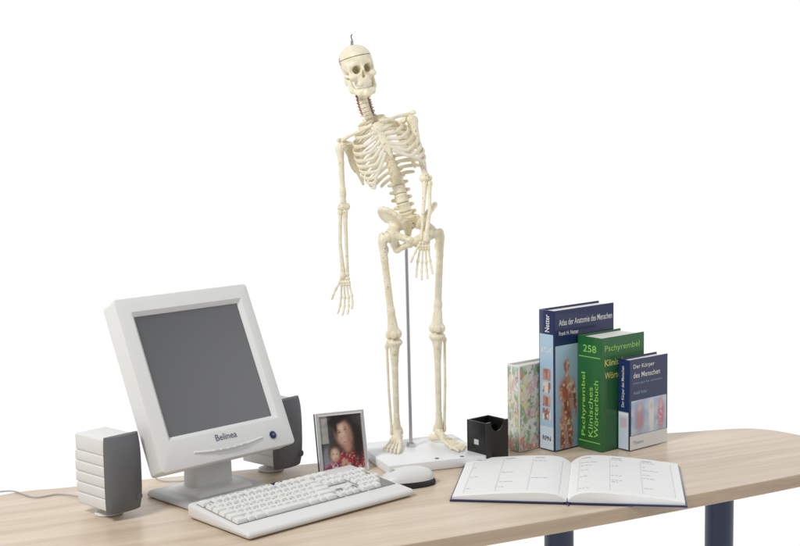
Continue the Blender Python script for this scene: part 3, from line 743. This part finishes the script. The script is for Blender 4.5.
# spine
sp = catmull([S(361.5, 92, 8), S(364.5, 105, 6), S(369.5, 118, 16), S(377, 134, 30), S(386, 150, 37), S(392.5, 166, 34), S(397.5, 182, 22), S(401.5, 198, 12), S(406, 213, 12), S(408, 219, 16)], 24)
cum = [0]
for a, b in zip(sp[:-1], sp[1:]): cum.append(cum[-1]+(b-a).length)
def at_s(q):
    q *= cum[-1]
    for i in range(len(cum)-1):
        if cum[i+1] >= q: t = (q-cum[i])/(cum[i+1]-cum[i]); return sp[i].lerp(sp[i+1], t), (sp[i+1]-sp[i]).normalized()
    return sp[-1], (sp[-1]-sp[-2]).normalized()
hts = [6.6]*7+[8.6+.25*i for i in range(12)]+[14, 14.5, 15, 15, 15]; tot = sum(hts)
def vert_geo(bw, bh, tp, spn_l, tr_=2.3):
    s = Sdf(); s.ell((0, 0, bh-1.6), (bw, bw*.8, 2.3)); s.ell((0, 0, -bh+1.6), (bw, bw*.8, 2.3), k=1); s.cap((0, 0, -bh+3), (0, 0, bh-3), bw*.80, k=2)
    for e in (-1, 1): s.cap((e*4, 4, 1), (e*5, 10, 0), tr_+.6, k=3); s.cap((e*5, 8, 0), (e*tp, 10, 1), tr_+1.2, tr_, k=4); s.cap((e*bw*.55, 10, bh), (e*bw*.55, 11, -bh), 2.8, k=3)
    s.cap((0, 11, 0), (0, spn_l, -5), 3.2, 2.6); return s.mesh(1.0)
vmT = mesh_from('vertebra', vert_geo(9.5, 4.8, 14, 22), BONEM, 60)
vmL = mesh_from('vertebra', vert_geo(13.5, 7.0, 18, 26, 3.0), BONEM, 60)
vmC = mesh_from('vertebra', vert_geo(9.6, 3.8, 13, 17, 2.4), BONEM, 60)
dm = mesh_from('disc', lathe([(.004, -.0014), (.0078, -.0012), (.0083, 0), (.0078, .0012), (.004, .0014)], 20), DISC)
acc = 0; Tpos = []; kk_ = cum[-1]*1000/tot
for i, hgt in enumerate(hts):
    c, t = at_s((acc+hgt/2)/tot); e_, te = at_s((acc+hgt)/tot); acc += hgt
    zz = -t; yy = Vector((0, 1, 0)); yy = (yy-zz*yy.dot(zz)).normalized(); xx = yy.cross(zz)
    M = Matrix((xx, yy, zz)).transposed().to_4x4(); M.translation = c
    vm, nom, sx_ = (vmC, 7.6, 1.0) if i < 7 else ((vmT, 9.6, .9+.022*(i-7)) if i < 19 else (vmL, 14.2, 1.0))
    o = bpy.data.objects.new('vertebra', vm); COL.objects.link(o); o.parent = sk; place(o, M @ Matrix.Diagonal((sx_, sx_, hgt*kk_/nom*.98, 1)))
    if 7 <= i < 19: Tpos.append(c)
    if i < 23:
        M2 = M.copy(); M2.translation = e_; ds = .95 if i < 7 else (1.0 if i < 19 else 1.42)
        o = bpy.data.objects.new('disc', dm); COL.objects.link(o); o.parent = sk; place(o, M2 @ Matrix.Diagonal((ds, ds, ds*.8, 1)))
for e in (-1, 1):     # painted vessels and nerves beside the neck
    for nm, off, m_, r in (('artery', .0098, ART, .0010), ('nerve', .0118, VEIN, .0006)):
        P = []
        for k in range(60):
            c, t = at_s(.002+.175*k/59); P.append(c+Vector((e*(off+.0009*math.sin(k*.75)), .000+.001*math.cos(k*.75), 0)))
        obj(nm, sweep(P, r, up=(0, 1, 0), n=8), m_, sk)

# thorax
tu = (Tpos[0]-Tpos[11]); tu = Vector((tu.x, tu.y*.3, tu.z)).normalized()
tyaw = R(6); tf_ = Vector((math.sin(tyaw), -math.cos(tyaw), 0)); tf_ = (tf_-tu*tf_.dot(tu)).normalized(); tr = tf_.cross(tu)
if tr.x < 0: tr = -tr
mid = Tpos[5]
w_ = [27, 40, 50, 56, 60, 62, 63, 63, 61, 57, 49, 37]; D_ = [36, 50, 60, 67, 72, 75, 76, 75, 71, 65, 58, 50]
ae = [150, 148, 147, 146, 145, 143, 140, 133, 124, 114, 92, 70]; dr = [12, 20, 27, 32, 36, 38, 40, 41, 40, 38, 28, 17]
def tp_(base, x, y, z): return base+tr*(x*.001)+tf_*(y*.001)+tu*(z*.001)
def st_point(z): return tp_(mid, 0, 60-.18*(z)+4, z)
ends = {}
for i in range(12):
    for e in (-1, 1):
        P = []
        for k in range(27):
            a = R(8+(ae[i]-8)*k/26); t = a/math.pi
            x = e*w_[i]*math.sin(a)**.85; y = D_[i]*(1-math.cos(a))/2-8*math.sin(a)**2*(1 if a < math.pi/2 else .6)
            P.append(tp_(Tpos[i], x, y-2, 2-dr[i]*(t**1.05)-3*math.sin(a)))
        rv = [3.2+1.3*math.sin(math.pi*(k/26)**.8) for k in range(27)]
        f_ = 1.0 if i < 10 else .82
        obj('rib', sweep(P, .0015, [r*.001*f_ for r in rv], up=tu, n=10), BONEM if i in (1, 4, 7) else BONE, sk, angle=60)
        ends[(i, e)] = P[-1]
sx_axis = np.array(tr); sz_axis = np.array((st_point(20)-st_point(-20)).normalized()); sn = np.cross(sx_axis, sz_axis); sn /= np.linalg.norm(sn)
Rst = np.stack([sx_axis, sz_axis, sn], 1)
s = Sdf()
s.ell(mm(st_point(31)), (13, 9.5, 3), Rst, k=3); s.ell(mm(st_point(12)), (7.5, 15, 2.8), Rst, k=4); s.ell(mm(st_point(-6)), (8.6, 14, 2.8), Rst, k=4)
s.ell(mm(st_point(-24)), (3.6, 8, 1.9), Rst, k=3)
bone('sternum', s, 1.0, BONEM)
prev = {}
for e in (-1, 1):
    for i in range(10):
        E = ends[(i, e)]
        if i < 7:
            T = tp_(st_point([34, 24, 15, 6, -3, -11, -18][i]), e*6.5, 0, 0)
            m1 = E.lerp(T, .35)-tu*(.002*max(0, i-2))+tf_*.002
        else:
            T = prev[e]; m1 = E.lerp(T, .5)-tu*.003+tf_*.001
        P = catmull([E, m1, T], 7); prev[e] = P[len(P)//2-1]
        obj('rib_cartilage', sweep(P, .0018, .0035, up=tu, n=10), CART, sk, angle=60)

# clavicles and scapulae
shL = S(341, 147, 8); shR = S(412, 119, 8)
mt = st_point(38)
for e, sh in ((-1, shL), (1, shR)):
    a = tp_(mt, e*7, 0, 1); P = catmull([a, a.lerp(sh, .33)+tf_*.006+tu*.003, a.lerp(sh, .68)-tf_*.004+tu*.008, sh+Vector((0, .004, .010))], 7)
    n = len(P); obj('clavicle', sweep(P, [.0042-.0010*math.sin(math.pi*k/(n-1)) for k in range(n)], up=tu, n=10), BONE, sk, angle=60)
for e, sh, Mq, Iq in ((-1, shL, S(360, 143, 46), S(363, 184, 50)), (1, shR, S(393, 126, 48), S(415, 167, 50))):
    G_ = sh+Vector((-e*.006, .008, 0)); s = Sdf()
    s.cap(mm(G_), mm(Mq), 3.4, 2, k=2); s.cap(mm(Mq), mm(Iq), 2, 2.4, k=2); s.cap(mm(Iq), mm(G_), 2.4, 3.4, k=2)
    nrm = (Mq-G_).cross(Iq-G_).normalized(); c = (G_+Mq+Iq)/3; l1 = (Iq-(G_+Mq)/2).normalized(); l2 = nrm.cross(l1)
    Rm = np.array([[l1.x, l2.x, nrm.x], [l1.y, l2.y, nrm.y], [l1.z, l2.z, nrm.z]])
    s.ell(mm(c), (32, 21, 1.8), Rm, k=2); s.ell(mm(G_), 6.5, k=3)
    ac = sh+Vector((e*.002, .006, .013)); s.cap(mm(Mq.lerp(G_, .3)+Vector((0, .004, 0))), mm(ac), 2.6, 3.2, k=2); s.cap(mm(ac), mm(ac+Vector((e*.003, -.008, -.001))), 3.8, 3.2, k=2)
    s.cap(mm(G_+Vector((-e*.003, 0, .006))), mm(G_+Vector((e*.002, -.014, .004))), 2.4, 2.4, k=2)
    bone('scapula', s, 1.2, BONEM)
def axes(a, b, side=Vector((1, 0, 0))):
    z = (b-a).normalized(); x = (side-z*side.dot(z)).normalized(); return x, z
def humerus(a, b, e):
    x, z = axes(a, b); s = Sdf(1.10); L = (b-a).length
    s.ell(mm(a-x*e*.001), (8.2, 8.2, 8.6)); s.ell(mm(a+x*e*.006+z*.004), (4.5, 5, 6.5), k=3)
    s.cap(mm(a+x*e*.002+z*.006), mm(a+z*.03+x*e*.001), 7, 4.9, k=3); s.cap(mm(a+z*.03+x*e*.001), mm(a+z*(L-.030)), 4.9, 4.2, k=3)
    s.cap(mm(a+z*(L-.034)), mm(a+z*(L-.006)), 4.2, 5.6, k=8); s.cap(mm(b-z*.002-x*.0075), mm(b-z*.002+x*.0075), 4.0, k=8)
    s.ell(mm(b-x*e*.009-z*.006), (3, 3, 4), k=4)
    return bone('humerus', s, 1.2, BONEM)
def forearm(a, b, e):
    x, z = axes(a, b); L = (b-a).length
    s = Sdf(1.18); p0 = a-x*e*.003; p1 = b-x*e*.006
    s.ell(mm(p0-z*.004+Vector((0, .005, 0))), (4.4, 5, 8)); s.cap(mm(p0+z*.001), mm(p0+z*.022), 4.8, 3.2, k=3); s.cap(mm(p0+z*.02), mm(p1-z*.008), 3.2, 2.3, k=2); s.ell(mm(p1-z*.002), (3, 3, 3.4), k=2)
    bone('ulna', s, 1.0, BONEM)
    s = Sdf(1.18); p0 = a+x*e*.0065+z*.002; p1 = b+x*e*.003; mid_ = p0.lerp(p1, .5)+x*e*.003
    s.cap(mm(p0-z*.001), mm(p0+z*.002), 4.2, k=1); s.cap(mm(p0), mm(p0+z*.012), 2.9, k=2); s.cap(mm(p0+z*.010), mm(mid_), 2.9, k=2); s.cap(mm(mid_), mm(p1-z*.012), 2.9, 3.6, k=2); s.cap(mm(p1-z*.012), mm(p1), 3.6, 5.4, k=3)
    bone('radius', s, 1.0)
def hand(wr, d, lat, pal, thumb_side, sc=1.0):
    d = d.normalized(); lat = (lat-d*lat.dot(d)).normalized(); pal = (pal-d*pal.dot(d)-lat*pal.dot(lat)).normalized()
    s = Sdf()
    for j in range(2):
        for k in range(4): s.ell(mm(wr+d*(.004+.0062*j)*sc+lat*((k-1.5)*.0048)*sc), (3.2, 3.2, 3.4), k=.8)
    hnd = bone('hand', s, .8)
    Ls = [(.021, .0125, .0085, .006), (.024, .0155, .0105, .0065), (.0235, .0165, .0115, .007), (.0225, .0150, .0105, .0065)]
    for k in range(4):
        o = wr+d*.013*sc+lat*((k-1.5)*.0048)*sc; kk = k if thumb_side > 0 else 3-k
        LL = Ls[kk]; dirv = (d+lat*((k-1.5)*.10)).normalized(); curl = 0.0; s = Sdf(1.3); cur = o
        for j, l in enumerate(LL):
            l *= sc
            if j: curl += R([0, 12+3*k, 20-2*k, 16][j])
            dj = (dirv*math.cos(curl)+pal*math.sin(curl)).normalized(); nx = cur+dj*l
            r1 = [2.3, 2.2, 1.9, 1.7][j]*sc; r0 = [1.5, 1.45, 1.3, 1.1][j]*sc
            a_ = cur+dj*.0012; b_ = nx-dj*.0012
            s.ell(mm(a_), r1, k=.6); s.cap(mm(a_), mm(b_), r0, r0*.9, k=1.2); s.ell(mm(b_), r1*.88, k=.9); cur = nx
        obj('finger', s.mesh(.75), BONE, hnd, angle=60)
    o = wr+d*.008*sc+lat*(thumb_side*.009)*sc; s = Sdf(1.25); cur = o; dj = (d*.8+lat*thumb_side*.5+pal*.35).normalized()
    for j, l in enumerate((.015, .0115, .008)):
        l *= sc; nx = cur+dj*l; r1 = [2.5, 2.2, 1.9][j]*sc
        s.ell(mm(cur+dj*.001), r1, k=.6); s.cap(mm(cur+dj*.001), mm(nx-dj*.001), 1.6*sc, k=1.2); s.ell(mm(nx-dj*.001), r1*.9, k=.9); cur = nx; dj = (dj+d*.25).normalized()
    obj('thumb', s.mesh(.75), BONE, hnd, angle=60)
elL = S(343.5, 209, 6); wrL = S(344.5, 276, -8)
humerus(shL, elL, -1); forearm(elL+Vector((0, 0, -.004)), wrL, -1)
hand(wrL+Vector((0, 0, -.001)), S(349, 320, -12)-wrL, Vector((.93, -.35, 0)), Vector((.3, -1, 0)), -1, 1.08)
elR = S(426.5, 180, 2); wrR = S(424.5, 240, -46)
humerus(shR, elR, 1); forearm(elR+Vector((0, 0, -.004)), wrR, 1)
hand(wrR+Vector((0, 0, -.001)), S(423.5, 285, -50)-wrR, Vector((1, .1, 0)), Vector((0, -1, 0)), -1, 1.08)

# pelvis
pc = S(410, 224, 8)
Mpv = Matrix.Translation(pc) @ Matrix.Rotation(R(-3), 4, 'Y') @ Matrix.Rotation(R(12), 4, 'Z') @ Matrix.Rotation(R(8), 4, 'X') @ Matrix.Scale(1.18, 4)
for e in (-1, 1):
    s = Sdf()
    A1 = Matrix.Rotation(R(-e*26), 3, 'Z') @ Matrix.Rotation(R(e*38), 3, 'Y')
    Rm = np.array(A1); wc = (e*27, 4, 9)
    s.ell(wc, (4.2, 27, 25), Rm, k=2)
    rim = [Vector((0, 27*math.cos(a), 25*math.sin(a))) for a in np.linspace(R(-20), R(200), 12)]
    rp = [np.array(A1 @ v)+np.array(wc) for v in rim]
    for a, b in zip(rp[:-1], rp[1:]): s.cap(a, b, 3.2, k=4)
    s.cap((e*24, 6, -4), (e*31, -3, -14), 9, 10, k=6); s.cap((e*14, 10, 2), (e*24, 5, -4), 7, 8, k=5); s.ell((e*31, -3, -16), 12.5, k=4)
    s.cap((e*28, -8, -14), (e*5, -22, -22), 5.8, 5.6, k=4); s.cap((e*30, 2, -20), (e*22, 6, -40), 8, 7, k=4)
    s.cap((e*22, 4, -42), (e*6, -18, -28), 5.2, 5, k=4); s.cap((e*5, -22, -22), (e*5, -19, -30), 5.2, k=3)
    s.ell((e*40, -7, -17), 9, k=1, op=-1)
    V, F = s.mesh(1.1); obj('hip_bone', tf(Mpv, (V, F)), BONEM, sk, angle=60)
s = Sdf(1.1); s.cap((-12, 10, 6), (12, 10, 6), 7.5, k=4); s.cap((-8, 14, -4), (8, 14, -4), 6.5, k=5); s.cap((0, 17, -10), (0, 17, -22), 7.5, 4.5, k=4); s.cap((0, 17, -22), (0, 11, -34), 3.5, 2, k=2); s.ell((0, 4, 11), (10, 7, 4), k=2)
for z in (0, -8, -16):
    for e in (-1, 1): s.ell((e*(6.5+z*.12), 7.0, z), (1.6, 4, 1.4), k=.5, op=-1)
V, F = s.mesh(1.0); obj('sacrum', tf(Mpv, (V, F)), BONEM, sk, angle=60)
s = Sdf(); s.cap((-4, -23, -25), (4, -23, -25), 4.2, k=1)
V, F = s.mesh(1.1); obj('pubic_cartilage', tf(Mpv, (V, F)), CART, sk)
def femur(e, knee):
    hip = Mpv @ Vector((e*.0370, -.006, -.0165)); tro = hip+Vector((e*.0130, .002, -.004)); s = Sdf(1.15); x, z = axes(tro, knee); L = (knee-tro).length
    s.ell(mm(hip), 8.6); s.cap(mm(hip), mm(tro-Vector((e*.003, 0, .003))), 6, 6.4, k=3.5); s.ell(mm(tro+Vector((0, .002, .002))), (6.2, 7, 9), k=5)
    s.ell(mm(tro-x*e*.006+z*.022+Vector((0, .003, 0))), (4, 4, 6), k=4)
    s.cap(mm(tro+z*.006), mm(tro+z*.04), 7.4, 6.0, k=4); s.cap(mm(tro+z*.04), mm(knee-z*.05), 6.0, 6.0, k=3); s.cap(mm(knee-z*.05), mm(knee-z*.012), 6.1, 9.6, k=6)
    for q in (-1, 1): s.ell(mm(knee+x*q*.0076-z*.005+Vector((0, .002, 0))), (7.2, 10, 8.6), k=3)
    bone('femur', s, 1.25, BONEM if e < 0 else BONE)
    s = Sdf(1.1); s.ell(mm(knee-z*.006+Vector((0, -.0125, 0))), (6.5, 3.6, 7.2)); bone('patella', s, 1.0)
def shin(e, knee, ank):
    x, z = axes(knee, ank); s = Sdf(1.14); k0 = knee+z*.010
    s.cap(mm(k0-x*.008), mm(k0+x*.008), 6.0, k=3); s.ell(mm(k0+z*.001), (13.2, 10.5, 5.4), k=4); s.cap(mm(k0+z*.004), mm(k0+z*.040), 9.4, 5.8, k=6)
    s.ell(mm(k0+z*.016+Vector((0, -.008, 0))), (3.5, 3.5, 7), k=3)
    s.cap(mm(k0+z*.03), mm(ank-z*.03), 5.8, 4.8, k=3); s.cap(mm(ank-z*.03), mm(ank-z*.004), 4.8, 7.5, k=3); s.cap(mm(ank-x*e*.007-z*.004), mm(ank-x*e*.009+z*.004), 3.6, 3, k=2)
    bone('tibia', s, 1.2, BONEM if e < 0 else BONE)
    s = Sdf(1.12); a = k0+x*e*.0145+z*.008+Vector((0, .006, 0)); b = ank+x*e*.0105+z*.004+Vector((0, .002, 0))
    s.ell(mm(a), (3.6, 3.6, 5)); s.cap(mm(a), mm(a.lerp(b, .5)+x*e*.001), 2.4, 2.2, k=3); s.cap(mm(a.lerp(b, .5)+x*e*.001), mm(b-z*.008), 2.2, 2.5, k=2); s.ell(mm(b-z*.002), (3.4, 4, 6.5), k=2)
    bone('fibula', s, 1.0)
def foot(e, ank, d):
    d = Vector(d).normalized(); lat = Vector((-d.y, d.x, 0))
    if lat.x*e < 0: lat = -lat
    bz = ZB; B = Vector((ank.x, ank.y, bz)); h = lambda f, l, z: mm(B+d*f*.001+lat*l*.001+Vector((0, 0, z*.001)))
    s = Sdf(); s.cap(h(-20, 0, 9), h(-4, 1, 13), 8, 7.5, k=3); s.ell(h(1, -1, 24), 9, k=3); s.cap(h(2, -1, 22), h(14, -3, 18), 7, 6.5, k=3); s.cap(h(4, 5, 13), h(18, 7, 11), 6, 5.5, k=3); s.cap(h(18, -6, 14), h(24, 6, 11), 5.6, 4.8, k=3)
    ft = bone('foot', s, 1.15)
    for i in range(5):
        l0 = (i-2)*4.6; l1 = (i-2)*7.2; big = i == 0; s = Sdf(1.1); r = 3.2 if big else 2.0
        ln = [54, 57, 54, 51, 47][i]; tl = [75, 77, 72, 66, 60][i]
        s.ell(h(24, l0, 11), r*1.35); s.cap(h(24, l0, 11), h(ln, l1, 4.4 if not big else 5), r, r*.9, k=1.2); s.ell(h(ln, l1, 4.4 if not big else 5), r*1.3, k=1)
        m_ = ln+(tl-ln)*.6
        s.cap(h(ln+3, l1*1.02, 5), h(m_, l1*1.05, 5.2), r*.85, k=.8); s.ell(h(m_, l1*1.05, 5), r*1.05, k=.8); s.cap(h(m_+2, l1*1.06, 4.2), h(tl, l1*1.08, 2.8), r*.85, r*.8, k=.8)
        obj('toe', s.mesh(.9), BONE, ft, angle=60)
kL = S(394, 337, -4); aL = S(397, 431, 6)
kR = S(437, 331, -6); aR = S(439, 428, 4)
femur(-1, kL); femur(1, kR); shin(-1, kL, aL); shin(1, kR, aR)
foot(-1, aL, (-.18, -1, 0)); foot(1, aR, (.62, -.8, 0))

# ------------------------------------------------------------------ light
w = bpy.data.worlds.new('World'); scene.world = w; w.use_nodes = True
w.node_tree.nodes['Background'].inputs['Color'].default_value = (.96, .975, 1, 1); w.node_tree.nodes['Background'].inputs['Strength'].default_value = .32
def area(name, loc, tgt, size, power, col=(1, 1, 1)):
    l = bpy.data.lights.new(name, 'AREA'); l.size = size; l.energy = power; l.color = col
    o = bpy.data.objects.new(name, l); COL.objects.link(o); o.location = loc
    o.rotation_euler = (Vector(tgt)-Vector(loc)).to_track_quat('-Z', 'Y').to_euler()
area('key_light', (-1.5, .7, 2.3), (.05, 2.35, .2), .65, 60, (1, .988, .965))
# lamp added so its reflection lightens the lower right of the screen glass
spt = MM @ Vector((W*.82, .0085, H*.22)); vd = (spt-CAM).normalized(); nn = -bk
rd = vd-nn*(2*vd.dot(nn)); fl = spt+rd*2.6
print('screen fill at', tuple(fl))
area('screen_fill', tuple(fl), tuple(spt), .8, 9)
scene.view_settings.view_transform = 'Standard'; scene.view_settings.look = 'None'; scene.view_settings.exposure = 0
